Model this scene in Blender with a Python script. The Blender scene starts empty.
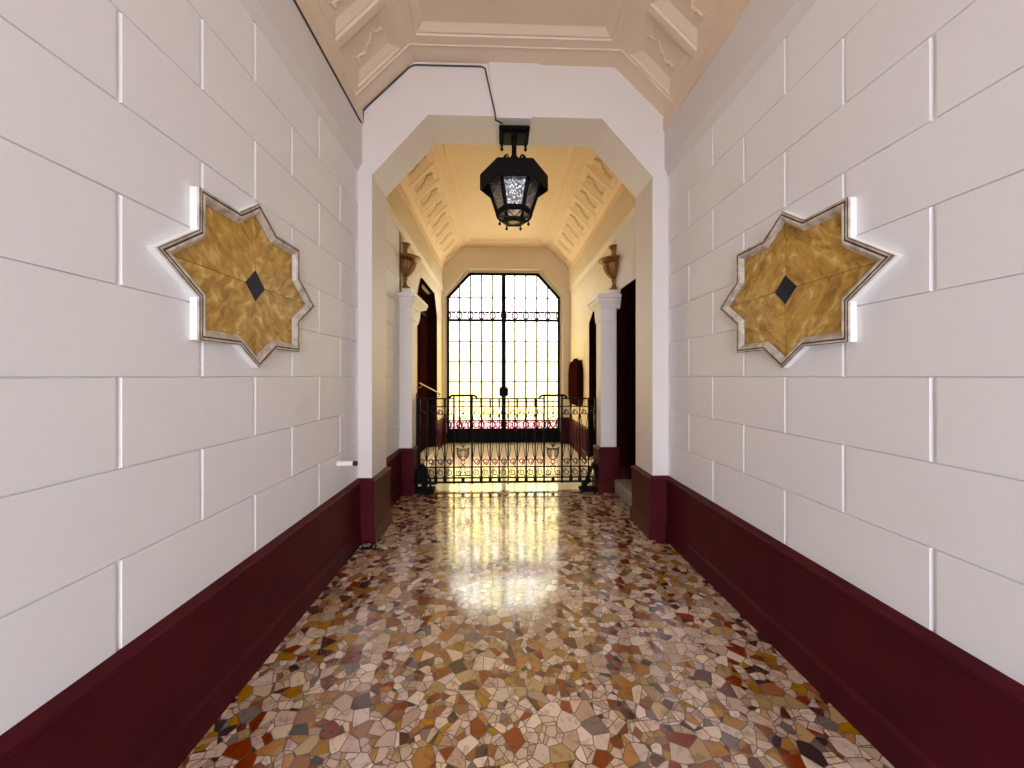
import bpy, math, random
from math import sin, cos, pi, radians, sqrt, atan2
from mathutils import Vector, Matrix
random.seed(7)
sc = bpy.context.scene
col = sc.collection

# ---------------------------------------------------------------- materials
def newmat(name):
    m = bpy.data.materials.new(name); m.use_nodes = True
    nt = m.node_tree
    for n in list(nt.nodes): nt.nodes.remove(n)
    out = nt.nodes.new('ShaderNodeOutputMaterial')
    return m, nt, out
def N(nt, t, **kw):
    n = nt.nodes.new(t)
    for k, v in kw.items():
        if k.startswith('i_'): n.inputs[k[2:].replace('_', ' ')].default_value = v
        else: setattr(n, k, v)
    return n
def L(nt, a, b): nt.links.new(a, b)
def math_(nt, op, a, b=None, c=None):
    n = nt.nodes.new('ShaderNodeMath'); n.operation = op
    for i, v in enumerate((a, b, c)):
        if v is None: continue
        if hasattr(v, 'links'): nt.links.new(v, n.inputs[i])
        else: n.inputs[i].default_value = v
    return n.outputs[0]
def mixc(nt, f, a, b, mode='MIX'):
    n = nt.nodes.new('ShaderNodeMix'); n.data_type = 'RGBA'; n.blend_type = mode
    for i, v in ((0, f), (6, a), (7, b)):
        if hasattr(v, 'links'): nt.links.new(v, n.inputs[i])
        else: n.inputs[i].default_value = (*v, 1) if isinstance(v, tuple) and len(v) == 3 else v
    return n.outputs[2]
def ramp(nt, fac, stops, interp='LINEAR'):
    n = nt.nodes.new('ShaderNodeValToRGB'); n.color_ramp.interpolation = interp
    e = n.color_ramp.elements
    while len(e) < len(stops): e.new(0.5)
    for i, (p, c) in enumerate(stops):
        e[i].position = p; e[i].color = (*c, 1)
    nt.links.new(fac, n.inputs[0]); return n.outputs[0]
def s2l(r, g, b):
    f = lambda c: (c/255/12.92 if c/255 <= .04045 else ((c/255+.055)/1.055)**2.4)
    return (f(r), f(g), f(b))

def paint(name, c, c2=None, rough=.6, scale=3., amt=.5, bump=.0, metallic=0., spec=.5, bscale=60., stretch=None, coat=0):
    m, nt, out = newmat(name)
    b = N(nt, 'ShaderNodeBsdfPrincipled')
    b.inputs['Roughness'].default_value = rough; b.inputs['Metallic'].default_value = metallic
    b.inputs['Specular IOR Level'].default_value = spec
    b.inputs['Coat Weight'].default_value = coat
    tc = N(nt, 'ShaderNodeTexCoord')
    vec = tc.outputs['Object']
    if stretch:
        mp = N(nt, 'ShaderNodeMapping'); mp.inputs['Scale'].default_value = stretch; L(nt, vec, mp.inputs[0]); vec = mp.outputs[0]
    no = N(nt, 'ShaderNodeTexNoise'); no.inputs['Scale'].default_value = scale; no.inputs['Detail'].default_value = 5
    L(nt, vec, no.inputs['Vector'])
    if c2 is not None:
        f = math_(nt, 'MULTIPLY', ramp(nt, no.outputs[0], [(.35, (0, 0, 0)), (.68, (1, 1, 1))]), amt)
        L(nt, mixc(nt, f, c, c2), b.inputs['Base Color'])
    else: b.inputs['Base Color'].default_value = (*c, 1)
    if bump:
        n2 = N(nt, 'ShaderNodeTexNoise'); n2.inputs['Scale'].default_value = bscale; n2.inputs['Detail'].default_value = 3
        L(nt, tc.outputs['Object'], n2.inputs['Vector'])
        bp = N(nt, 'ShaderNodeBump'); bp.inputs['Strength'].default_value = bump; bp.inputs['Distance'].default_value = .004
        L(nt, n2.outputs[0], bp.inputs['Height']); L(nt, bp.outputs[0], b.inputs['Normal'])
    L(nt, b.outputs[0], out.inputs[0]); return m

M = {}
M['wall'] = paint('white wall paint', (.80, .80, .82), (.775, .77, .79), .55, 2.2, .6, .12, bscale=45)
M['frieze'] = paint('frieze paint', (.72, .69, .69), (.69, .66, .66), .6, 2., .5, .1)
M['cream'] = paint('cream wall paint', (.69, .575, .40), (.64, .53, .36), .55, 2.5, .6, .1)
M['ceil'] = paint('peach plaster', (.78, .64, .49), (.75, .61, .46), .6, 3., .5, .15)
M['ceil_far'] = paint('warm cream plaster', (.84, .65, .42), (.79, .60, .38), .6, 3., .5, .15)
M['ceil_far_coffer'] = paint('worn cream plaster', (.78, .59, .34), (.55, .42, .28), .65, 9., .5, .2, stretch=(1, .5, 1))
M['arch'] = paint('arch plaster', (.74, .69, .67), (.71, .66, .64), .55, 2.5, .5, .1)
M['maroon'] = paint('maroon gloss paint', s2l(76, 22, 29), s2l(62, 18, 24), .48, 5., .8, .15, bscale=30, spec=.06)
M['iron'] = paint('black wrought iron', (.005, .005, .005), (.012, .010, .009), .55, 30., .5, .2, spec=.06)
M['darkwood'] = paint('dark brown wood', s2l(50, 18, 14), s2l(30, 11, 9), .7, 3., .8, .1, spec=.0, stretch=(6, 6, .6))
M['marble_floor'] = paint('pale marble floor', (.90, .87, .80), (.82, .78, .68), .16, 3., .6, coat=.6)
M['stone'] = paint('grey stone step', (.42, .36, .31), (.32, .27, .23), .45, 8., .6, .2)
M['gold'] = paint('aged gilding', s2l(150, 104, 48), s2l(92, 56, 26), .45, 14., .8, .4, metallic=.35)
M['frame_silver'] = paint('worn silvered moulding', s2l(212, 203, 192), s2l(140, 124, 106), .5, 22., .75, .4, spec=.5)
M['frame_dark'] = paint('dark groove of moulding', s2l(96, 80, 64), s2l(60, 48, 38), .6, 22., .75, .3)
M['blue'] = paint('dark blue stone', s2l(18, 24, 44), s2l(30, 38, 62), .55, 18., .8, spec=.15)
M['white'] = paint('white enamel', (.82, .81, .80), None, .35)
M['rubber'] = paint('black rubber', (.02, .02, .02), None, .7)
M['steel'] = paint('brushed steel', (.55, .53, .5), None, .3, metallic=1.)
M['brass'] = paint('polished brass', s2l(150, 122, 84), None, .45, metallic=.5)
M['cable'] = paint('dark cable', (.05, .04, .035), None, .6)
M['pavement'] = paint('street paving', (.45, .43, .41), (.35, .33, .31), .8, 4.)
M['courtyard'] = paint('sunny courtyard paving', (.72, .68, .55), (.62, .57, .42), .8, 2.)
M['yellow_wall'] = paint('yellow courtyard render', (.66, .53, .30), (.52, .47, .24), .9, 1.2, .8)

def siena(name, ang):
    m, nt, out = newmat(name)
    b = N(nt, 'ShaderNodeBsdfPrincipled'); b.inputs['Roughness'].default_value = .42
    tc = N(nt, 'ShaderNodeTexCoord')
    mp = N(nt, 'ShaderNodeMapping'); mp.inputs['Rotation'].default_value = (ang, 0, 0); L(nt, tc.outputs['Object'], mp.inputs[0])
    mp2 = N(nt, 'ShaderNodeMapping'); mp2.inputs['Scale'].default_value = (1, 1.8, 1); L(nt, mp.outputs[0], mp2.inputs[0])
    n1 = N(nt, 'ShaderNodeTexNoise'); n1.inputs['Scale'].default_value = 13; n1.inputs['Detail'].default_value = 9; n1.inputs['Distortion'].default_value = .7
    n2 = N(nt, 'ShaderNodeTexNoise'); n2.inputs['Scale'].default_value = 22; n2.inputs['Detail'].default_value = 4
    L(nt, mp2.outputs[0], n1.inputs['Vector']); L(nt, mp.outputs[0], n2.inputs['Vector'])
    c = ramp(nt, n1.outputs[0], [(.3, s2l(138, 100, 36)), (.45, s2l(176, 134, 54)), (.58, s2l(196, 156, 74)), (.70, s2l(224, 196, 130))])
    f = ramp(nt, n2.outputs[0], [(.62, (0, 0, 0)), (.74, (1, 1, 1))])
    f = math_(nt, 'MULTIPLY', f, .6)
    c = mixc(nt, f, c, s2l(112, 72, 30))
    L(nt, c, b.inputs['Base Color'])
    L(nt, b.outputs[0], out.inputs[0]); return m
M['siena'] = [siena('yellow marble %d' % i, a) for i, a in enumerate((.8, -.8, .8, -.8))]

def palladiana():
    m, nt, out = newmat('broken marble paving')
    b = N(nt, 'ShaderNodeBsdfPrincipled')
    tc = N(nt, 'ShaderNodeTexCoord'); obj = tc.outputs['Object']
    def vor(scale, feat, off=0.):
        mp = N(nt, 'ShaderNodeMapping'); mp.inputs['Location'].default_value = (off, off*1.7, 0); L(nt, obj, mp.inputs[0])
        v = N(nt, 'ShaderNodeTexVoronoi'); v.voronoi_dimensions = '2D'; v.feature = feat
        v.inputs['Scale'].default_value = scale; v.inputs['Randomness'].default_value = 1.
        L(nt, mp.outputs[0], v.inputs['Vector']); return v
    a1, a2 = vor(15.5, 'F1'), vor(15.5, 'DISTANCE_TO_EDGE')
    b1, b2 = vor(23., 'F1', 3.1), vor(23., 'DISTANCE_TO_EDGE', 3.1)
    sa = N(nt, 'ShaderNodeSeparateColor'); L(nt, a1.outputs['Color'], sa.inputs[0])
    sb = N(nt, 'ShaderNodeSeparateColor'); L(nt, b1.outputs['Color'], sb.inputs[0])
    sub = math_(nt, 'GREATER_THAN', sa.outputs[1], .42)     # coarse cells broken further
    # stone id
    def mixf(f, x, y):
        n = nt.nodes.new('ShaderNodeMix'); n.data_type = 'FLOAT'
        for i, v in ((0, f), (2, x), (3, y)):
            if hasattr(v, 'links'): nt.links.new(v, n.inputs[i])
            else: n.inputs[i].default_value = v
        return n.outputs[0]
    rid = mixf(sub, sa.outputs[0], math_(nt, 'FRACT', math_(nt, 'ADD', sb.outputs[0], math_(nt, 'MULTIPLY', sa.outputs[2], .35))))
    rid2 = mixf(sub, sa.outputs[2], sb.outputs[2])
    da = math_(nt, 'DIVIDE', a2.outputs['Distance'], 15.5)
    db = math_(nt, 'DIVIDE', b2.outputs['Distance'], 23.)
    d = mixf(sub, da, math_(nt, 'MINIMUM', da, db))
    S = [(0., s2l(214, 196, 184)), (.16, s2l(198, 174, 160)), (.31, s2l(206, 184, 164)), (.42, s2l(178, 154, 138)),
         (.51, s2l(172, 146, 112)), (.59, s2l(162, 120, 80)), (.67, s2l(160, 120, 58)), (.73, s2l(140, 96, 70)),
         (.80, s2l(124, 62, 44)), (.88, s2l(86, 50, 44)), (.93, s2l(118, 106, 102)), (.965, s2l(58, 46, 46))]
    c = ramp(nt, rid, S, 'CONSTANT')
    n1 = N(nt, 'ShaderNodeTexNoise'); n1.inputs['Scale'].default_value = 26; n1.inputs['Detail'].default_value = 6; n1.inputs['Distortion'].default_value = .8
    L(nt, obj, n1.inputs['Vector'])
    v = ramp(nt, n1.outputs[0], [(.32, (.6, .52, .48)), (.48, (1, 1, 1)), (.7, (1.0, .95, .88))])
    c = mixc(nt, .8, c, v, 'MULTIPLY')
    hv = N(nt, 'ShaderNodeHueSaturation'); hv.inputs['Saturation'].default_value = 1.14; L(nt, c, hv.inputs['Color'])
    L(nt, math_(nt, 'ADD', math_(nt, 'MULTIPLY', rid2, .35), .84), hv.inputs['Value'])
    g = ramp(nt, math_(nt, 'MULTIPLY', d, 100.), [(.10, (1, 1, 1)), (.24, (0, 0, 0))])
    c = mixc(nt, g, hv.outputs[0], s2l(66, 50, 42))
    L(nt, c, b.inputs['Base Color'])
    n2 = N(nt, 'ShaderNodeTexNoise'); n2.inputs['Scale'].default_value = 4; L(nt, obj, n2.inputs['Vector'])
    r = math_(nt, 'ADD', math_(nt, 'MULTIPLY', n2.outputs[0], .06), .07)
    L(nt, math_(nt, 'ADD', r, math_(nt, 'MULTIPLY', g, .3)), b.inputs['Roughness'])
    bp = N(nt, 'ShaderNodeBump'); bp.inputs['Strength'].default_value = .15; bp.inputs['Distance'].default_value = .002
    h = math_(nt, 'ADD', math_(nt, 'MULTIPLY', n2.outputs[0], .4), math_(nt, 'SUBTRACT', 1., g)); L(nt, h, bp.inputs['Height'])
    L(nt, bp.outputs[0], b.inputs['Normal'])
    b.inputs['Specular IOR Level'].default_value = .6; b.inputs['Coat Weight'].default_value = 1.; b.inputs['Coat Roughness'].default_value = .12; b.inputs['Coat IOR'].default_value = 1.62
    L(nt, b.outputs[0], out.inputs[0]); return m
M['palladiana'] = palladiana()

DL, DR, DMID, DY = -1.12, 1.275, .0775, 7.9
def glass_door():
    m, nt, out = newmat('tinted cathedral glass')
    tc = N(nt, 'ShaderNodeTexCoord'); sp = N(nt, 'ShaderNodeSeparateXYZ'); L(nt, tc.outputs['Object'], sp.inputs[0])
    px = math_(nt, 'FLOOR', math_(nt, 'DIVIDE', math_(nt, 'SUBTRACT', sp.outputs[0], DL), (DR-DL)/10))
    pz = math_(nt, 'FLOOR', math_(nt, 'DIVIDE', math_(nt, 'SUBTRACT', sp.outputs[2], .45), .42))
    cb = N(nt, 'ShaderNodeCombineXYZ'); L(nt, px, cb.inputs[0]); L(nt, pz, cb.inputs[1])
    wn = N(nt, 'ShaderNodeTexWhiteNoise'); L(nt, cb.outputs[0], wn.inputs['Vector'])
    zz = math_(nt, 'DIVIDE', sp.outputs[2], 4.)
    base = ramp(nt, zz, [(0., (.9, .35, .45)), (.1125, (1., .83, .47)), (.42, (1., .85, .50)), (.53, (1., .93, .76)), (.64, (.86, .74, .92)), (.69, (1., .97, .93))], 'CONSTANT')
    t2 = ramp(nt, wn.outputs[0], [(0., (1, 1, 1)), (.3, (1, .95, .60)), (.55, (.97, 1, .93)), (.7, (1, .93, .86)), (.85, (.93, .93, .5))], 'CONSTANT')
    c = mixc(nt, .75, base, t2, 'MULTIPLY')
    tr = N(nt, 'ShaderNodeBsdfTransparent'); tl = N(nt, 'ShaderNodeBsdfTranslucent'); gl = N(nt, 'ShaderNodeBsdfGlossy')
    L(nt, c, tr.inputs[0]); L(nt, c, tl.inputs[0]); gl.inputs['Roughness'].default_value = .15
    m1 = N(nt, 'ShaderNodeMixShader'); m1.inputs[0].default_value = .35; L(nt, tr.outputs[0], m1.inputs[1]); L(nt, tl.outputs[0], m1.inputs[2])
    m2 = N(nt, 'ShaderNodeMixShader'); m2.inputs[0].default_value = .04; L(nt, m1.outputs[0], m2.inputs[1]); L(nt, gl.outputs[0], m2.inputs[2])
    L(nt, m2.outputs[0], out.inputs[0]); return m
M['door_glass'] = glass_door()

def rippled_glass(name, c, ftr, ftl):
    m, nt, out = newmat(name)
    tc = N(nt, 'ShaderNodeTexCoord')
    n1 = N(nt, 'ShaderNodeTexNoise'); n1.inputs['Scale'].default_value = 70; n1.inputs['Detail'].default_value = 2; L(nt, tc.outputs['Object'], n1.inputs['Vector'])
    bp = N(nt, 'ShaderNodeBump'); bp.inputs['Strength'].default_value = 1.; bp.inputs['Distance'].default_value = .01; L(nt, n1.outputs[0], bp.inputs['Height'])
    tr = N(nt, 'ShaderNodeBsdfTransparent'); tr.inputs[0].default_value = (*c, 1)
    tl = N(nt, 'ShaderNodeBsdfTranslucent'); tl.inputs[0].default_value = (*c, 1)
    gl = N(nt, 'ShaderNodeBsdfGlossy'); gl.inputs['Roughness'].default_value = .12; gl.inputs[0].default_value = (.85, .88, .95, 1)
    L(nt, bp.outputs[0], gl.inputs['Normal']); L(nt, bp.outputs[0], tl.inputs['Normal'])
    m1 = N(nt, 'ShaderNodeMixShader'); m1.inputs[0].default_value = ftl; L(nt, tr.outputs[0], m1.inputs[1]); L(nt, tl.outputs[0], m1.inputs[2])
    f = math_(nt, 'MULTIPLY', ramp(nt, n1.outputs[0], [(.42, (.1, .1, .1)), (.58, (1, 1, 1))]), ftr)
    m2 = N(nt, 'ShaderNodeMixShader'); L(nt, f, m2.inputs[0]); L(nt, m1.outputs[0], m2.inputs[1]); L(nt, gl.outputs[0], m2.inputs[2])
    L(nt, m2.outputs[0], out.inputs[0]); return m
M['lantern_glass'] = rippled_glass('rippled lantern glass', (.85, .88, .95), .7, .35)
M['lantern_clear'] = rippled_glass('clear lantern glass', (1., .95, .80), .25, .3)
M['dim_glass'] = paint('dull door glass', s2l(92, 78, 66), s2l(60, 48, 40), .12, 4., .6)

# ---------------------------------------------------------------- mesh builder
class MB:
    def __init__(s): s.v = []; s.f = []; s.mi = []; s.cur = 0; s.sm = []
    def add(s, vs, fs, smooth=False):
        o = len(s.v); s.v += [tuple(v) for v in vs]
        for f in fs: s.f.append([i+o for i in f]); s.mi.append(s.cur); s.sm.append(smooth)
        return s
    def poly(s, pts): return s.add(pts, [list(range(len(pts)))])
    def box(s, x0, x1, y0, y1, z0, z1):
        vs = [(x, y, z) for x in (x0, x1) for y in (y0, y1) for z in (z0, z1)]
        return s.add(vs, [(0, 1, 3, 2), (4, 6, 7, 5), (0, 4, 5, 1), (2, 3, 7, 6), (0, 2, 6, 4), (1, 5, 7, 3)])
    def cbox(s, c, d): return s.box(c[0]-d[0]/2, c[0]+d[0]/2, c[1]-d[1]/2, c[1]+d[1]/2, c[2]-d[2]/2, c[2]+d[2]/2)
    def bbox(s, x0, x1, y0, y1, z0, z1, b=.005):   # box with chamfered edges
        vs = []; fs = []
        import itertools
        idx = {}
        X, Y, Z = (x0, x1), (y0, y1), (z0, z1)
        for i, j, k in itertools.product((0, 1), repeat=3):
            dx, dy, dz = (b if i == 0 else -b), (b if j == 0 else -b), (b if k == 0 else -b)
            for a, p in enumerate(((X[i], Y[j]+dy, Z[k]+dz), (X[i]+dx, Y[j], Z[k]+dz), (X[i]+dx, Y[j]+dy, Z[k]))):
                idx[i, j, k, a] = len(vs); vs.append(p)
        g = lambda i, j, k, a: idx[i, j, k, a]
        for i in (0, 1): fs.append([g(i, 0, 0, 0), g(i, 1, 0, 0), g(i, 1, 1, 0), g(i, 0, 1, 0)])
        for j in (0, 1): fs.append([g(0, j, 0, 1), g(1, j, 0, 1), g(1, j, 1, 1), g(0, j, 1, 1)])
        for k in (0, 1): fs.append([g(0, 0, k, 2), g(1, 0, k, 2), g(1, 1, k, 2), g(0, 1, k, 2)])
        for i in (0, 1):
            for j in (0, 1): fs.append([g(i, j, 0, 0), g(i, j, 1, 0), g(i, j, 1, 1), g(i, j, 0, 1)])
        for i in (0, 1):
            for k in (0, 1): fs.append([g(i, 0, k, 0), g(i, 1, k, 0), g(i, 1, k, 2), g(i, 0, k, 2)])
        for j in (0, 1):
            for k in (0, 1): fs.append([g(0, j, k, 1), g(1, j, k, 1), g(1, j, k, 2), g(0, j, k, 2)])
        for i, j, k in itertools.product((0, 1), repeat=3): fs.append([g(i, j, k, 0), g(i, j, k, 1), g(i, j, k, 2)])
        return s.add(vs, fs)
    def prism(s, pts, a0, a1, axis):  # pts 2D in the two other axes; extruded along axis
        def P(p, a):
            if axis == 'x': return (a, p[0], p[1])
            if axis == 'y': return (p[0], a, p[1])
            return (p[0], p[1], a)
        n = len(pts); vs = [P(p, a0) for p in pts]+[P(p, a1) for p in pts]
        fs = [list(range(n)), list(range(2*n-1, n-1, -1))]+[(i, (i+1) % n, n+(i+1) % n, n+i) for i in range(n)]
        return s.add(vs, fs)
    def tube(s, pts, r, n=8, closed=False, r2=None):
        pts = [Vector(p) for p in pts]; m = len(pts)
        rings = []
        prevu = None
        for i, p in enumerate(pts):
            if closed: t = pts[(i+1) % m]-pts[(i-1) % m]
            else: t = pts[min(i+1, m-1)]-pts[max(i-1, 0)]
            if t.length < 1e-9: t = Vector((0, 0, 1))
            t.normalize()
            if prevu is None:
                u = t.cross(Vector((0, 1, 0)));
                if u.length < .1: u = t.cross(Vector((1, 0, 0)))
            else: u = prevu - t*prevu.dot(t)
            u.normalize(); prevu = u; w = t.cross(u)
            rr = r if r2 is None else r+(r2-r)*i/(m-1)
            rings.append([p+u*cos(2*pi*k/n)*rr+w*sin(2*pi*k/n)*rr for k in range(n)])
        vs = [v for q in rings for v in q]; fs = []
        for i in range(m if closed else m-1):
            j = (i+1) % m
            for k in range(n): fs.append((i*n+k, i*n+(k+1) % n, j*n+(k+1) % n, j*n+k))
        if not closed: fs += [list(range(n)), list(range((m-1)*n, m*n))]
        return s.add(vs, fs, True)
    def lathe(s, prof, c, n=24, a0=0., a1=2*pi, gad=None):
        full = abs(a1-a0-2*pi) < 1e-6; m = n if full else n+1
        vs = []; fs = []
        for (r, z) in prof:
            for k in range(m):
                a = a0+(a1-a0)*k/n; rr = r
                if gad and gad[0] <= z <= gad[1]: rr = r*(1+gad[3]*abs(cos(gad[2]*a)))
                vs.append((c[0]+rr*cos(a), c[1]+rr*sin(a), c[2]+z))
        for i in range(len(prof)-1):
            for k in range(n):
                k2 = (k+1) % m
                fs.append((i*m+k, i*m+k2, (i+1)*m+k2, (i+1)*m+k))
        fs += [list(range(m)), list(range((len(prof)-1)*m, len(prof)*m))]
        return s.add(vs, fs, True)
    def ball(s, c, r, n=10, sz=1.):
        pr = [(max(r*sin(pi*i/n), 1e-4), -r*sz*cos(pi*i/n)) for i in range(n+1)]
        return s.lathe(pr, c, n)
    def build(s, name, mats, parent=None, loc=None, **props):
        me = bpy.data.meshes.new(name)
        if loc: s.v = [(a-loc[0], b-loc[1], c-loc[2]) for a, b, c in s.v]
        me.from_pydata(s.v, [], s.f)
        if not isinstance(mats, (list, tuple)): mats = [mats]
        for m in mats: me.materials.append(m)
        for p, mi, sm in zip(me.polygons, s.mi, s.sm): p.material_index = mi; p.use_smooth = sm
        me.validate()
        import bmesh
        bm = bmesh.new(); bm.from_mesh(me); bmesh.ops.recalc_face_normals(bm, faces=bm.faces); bm.to_mesh(me); bm.free()
        if any(s.sm):
            try: me.set_sharp_from_angle(angle=radians(40))
            except Exception: pass
        o = bpy.data.objects.new(name, me); col.objects.link(o)
        if loc and not parent: o.location = loc
        if parent: o.parent = parent
        for k, v in props.items(): o[k] = v
        return o
def struct(o): o['kind'] = 'structure'; return o
def thing(name, label, cat, loc, group=None, rz=0):
    o = bpy.data.objects.new(name, None); col.objects.link(o); o.location = loc; o.rotation_euler = (0, 0, rz)
    o.empty_display_size = .1
    o['label'] = label; o['category'] = cat
    if group: o['group'] = group
    return o
def dupe(o, parent):
    c = o.copy(); col.objects.link(c); c.parent = parent
    for ch in list(o.children): dupe(ch, c)
    return c

# ---------------------------------------------------------------- setting
XL, XR = -1.195, 1.455
Y0, YA, YB, YE = -3.0, 3.2, 3.6, 7.75
PF, PB = 4.5, 4.71           # piers
ZC, ZL, ZF = 3.52, 3.645, 4.06
COURSES = [.53]+[.82+.2883*k for k in range(9)]

def block_wall(mb, X, sgn, y0, y1, base=1.215, ztop=3.13, z0=0.):
    """stone courses with cut joints; face at X, grooves go away from room. sgn=+1 left wall (room to +x)"""
    g = .0055; dep = .009; ch = .005
    # backing
    mb.poly([(X-sgn*dep, y0, z0), (X-sgn*dep, y1, z0), (X-sgn*dep, y1, ztop+.02), (X-sgn*dep, y0, ztop+.02)])
    mb.poly([(X-sgn*dep, y0, ztop), (X-sgn*dep, y1, ztop), (X, y1, ztop), (X, y0, ztop)])
    rows = [(z0, .82)]+[(.82+.2883*k, .82+.2883*(k+1)) for k in range(8)]
    rows[-1] = (rows[-1][0], ztop)
    for ri, (a, b) in enumerate(rows):
        if a >= ztop: break
        ys = []
        st = base + (0 if ri % 2 == 0 else .325)
        k = math.floor((y0-st)/.65)
        y = st+.65*k
        while y < y1+.65: ys.append(y); y += .65
        for p, q in zip(ys, ys[1:]):
            p2, q2 = max(p, y0-.05), min(q, y1+.05)
            if q2-p2 < .02 or q2 <= y0 or p2 >= y1: continue
            pa, qa = p2+g, q2-g; za, zb = a+.0012, b-.0012
            if a == z0: za = z0
            pa, qa = max(pa, y0), min(qa, y1)
            if qa-pa < .02: continue
            o = [(X-sgn*dep, pa, za), (X-sgn*dep, qa, za), (X-sgn*dep, qa, zb), (X-sgn*dep, pa, zb)]
            i_ = [(X, pa+(ch if pa > y0 else 0), za+.0018), (X, qa-(ch if qa < y1 else 0), za+.0018), (X, qa-(ch if qa < y1 else 0), zb-.0018), (X, pa+(ch if pa > y0 else 0), zb-.0018)]
            mb.add(o+i_, [(4, 5, 6, 7), (0, 1, 5, 4), (1, 2, 6, 5), (2, 3, 7, 6), (3, 0, 4, 7)])
def frieze(mb, X, sgn, y0, y1):
    p = .034
    mb.poly([(X, y0, 3.13), (X, y1, 3.13), (X+sgn*p, y1, 3.195), (X+sgn*p, y0, 3.195)])
    mb.poly([(X+sgn*p, y0, 3.195), (X+sgn*p, y1, 3.195), (X+sgn*p, y1, 3.56), (X+sgn*p, y0, 3.56)])
def opening_wall(mb, X, sgn, y0, y1, ztop, ops, dep=.16):
    """flat wall from y0 to y1 with octagon-topped openings ops=[(ya,yb,yc,yd,zspring,ztop)]"""
    cur = y0
    for (a, b, c, d, zs, zt) in ops:
        mb.poly([(X, cur, 0), (X, a, 0), (X, a, ztop), (X, cur, ztop)])
        pr = [(a, 0), (a, zs), (b, zt), (c, zt), (d, zs), (d, 0)]
        mb.poly([(X, a, zs), (X, b, zt), (X, b, ztop), (X, a, ztop)])
        mb.poly([(X, b, zt), (X, c, zt), (X, c, ztop), (X, b, ztop)])
        mb.poly([(X, c, zt), (X, d, zs), (X, d, ztop), (X, c, ztop)])
        for p, q in zip(pr, pr[1:]):
            mb.poly([(X, *p), (X, *q), (X-sgn*dep, *q), (X-sgn*dep, *p)])
        cur = d
    mb.poly([(X, cur, 0), (X, y1, 0), (X, y1, ztop), (X, cur, ztop)])

OPL = [(5.45, 5.70, 6.74, 7.0, 2.50, 2.86)]
OPR = [(3.72, 3.90, 4.48, 4.65, 2.20, 2.45), (5.05, 5.37, 5.79, 6.1, 2.27, 2.44)]
mb = MB(); block_wall(mb, XL, 1, Y0, YA); block_wall(mb, XL, 1, YB, PF+.06, base=3.95-.65)
mb.cur = 1; frieze(mb, XL, 1, Y0, YA); mb.cur = 2; frieze(mb, XL, 1, YB, YE)
mb.cur = 2; opening_wall(mb, XL, 1, PF, YE, 3.13, OPL)
struct(mb.build('wall_left', [M['wall'], M['frieze'], M['cream']]))
mb = MB(); block_wall(mb, XR, -1, Y0, YA)
mb.cur = 1; frieze(mb, XR, -1, Y0, YA); mb.cur = 2; frieze(mb, XR, -1, YB, YE)
mb.cur = 3; opening_wall(mb, XR, -1, YB, 4.66, 3.13, [OPR[0]], .20)
mb.cur = 2; opening_wall(mb, XR, -1, 4.66, YE, 3.13, [OPR[1]])
struct(mb.build('wall_right', [M['wall'], M['frieze'], M['cream'], M['wall']]))

# end wall with the octagonal doorway
mb = MB()
hole = [(-1.15, 0), (-1.15, 3.04), (-.70, 3.61), (.905, 3.61), (1.305, 3.04), (1.305, 0)]
outer = [(XL-.05, 0), (XL-.05, 3.7), (-.74, 4.2), (.99, 4.2), (XR+.05, 3.7), (XR+.05, 0)]
for i in range(5):
    mb.poly([(hole[i][0], YE, hole[i][1]), (hole[i+1][0], YE, hole[i+1][1]), (outer[i+1][0], YE, outer[i+1][1]), (outer[i][0], YE, outer[i][1])])
mb.cur = 1
for p, q in zip(hole, hole[1:]): mb.poly([(p[0], YE, p[1]), (q[0], YE, q[1]), (q[0], 8.05, q[1]), (p[0], 8.05, p[1])])
mb.cur = 0   # thickness block outside
struct(mb.build('wall_end', [M['cream'], M['cream']]))

mb = MB()  # unseen entrance wall, added with a low head to shade ceiling and arch top
ho = [(-1.0, 0), (-1.0, 2.75), (-.6, 3.15), (.86, 3.15), (1.26, 2.75), (1.26, 0)]
oo = [(-1.3, 0), (-1.3, 3.75), (-.76, 4.3), (1.02, 4.3), (1.56, 3.75), (1.56, 0)]
for y in (Y0, Y0-.35):
    for i in range(5):
        mb.poly([(ho[i][0], y, ho[i][1]), (ho[i+1][0], y, ho[i+1][1]), (oo[i+1][0], y, oo[i+1][1]), (oo[i][0], y, oo[i][1])])
for p, q in zip(ho, ho[1:]): mb.poly([(p[0], Y0, p[1]), (q[0], Y0, q[1]), (q[0], Y0-.35, q[1]), (p[0], Y0-.35, p[1])])
struct(mb.build('wall_unseen_blocker', M['arch']))

# arch between the two bays
mb = MB()
ai = [(-1.08, 0), (-1.08, 3.10), (-.61, 3.615), (.875, 3.615), (1.317, 3.125), (1.317, 0)]
ao = [(-1.26, 0), (-1.26, 3.72), (-.76, 4.2), (1.02, 4.2), (1.52, 3.72), (1.52, 0)]
for y in (YA, YB):
    for i in range(5):
        mb.poly([(ai[i][0], y, ai[i][1]), (ai[i+1][0], y, ai[i+1][1]), (ao[i+1][0], y, ao[i+1][1]), (ao[i][0], y, ao[i][1])])
for p, q in zip(ai, ai[1:]): mb.poly([(p[0], YA, p[1]), (q[0], YA, q[1]), (q[0], YB, q[1]), (p[0], YB, p[1])])
# keystone strip
mb.prism([(-.026, 3.59), (.268, 3.59), (.35, 4.1), (-.105, 4.1)], YA-.018, YB-.01, 'y')
struct(mb.build('trim_1', M['arch']))

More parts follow.
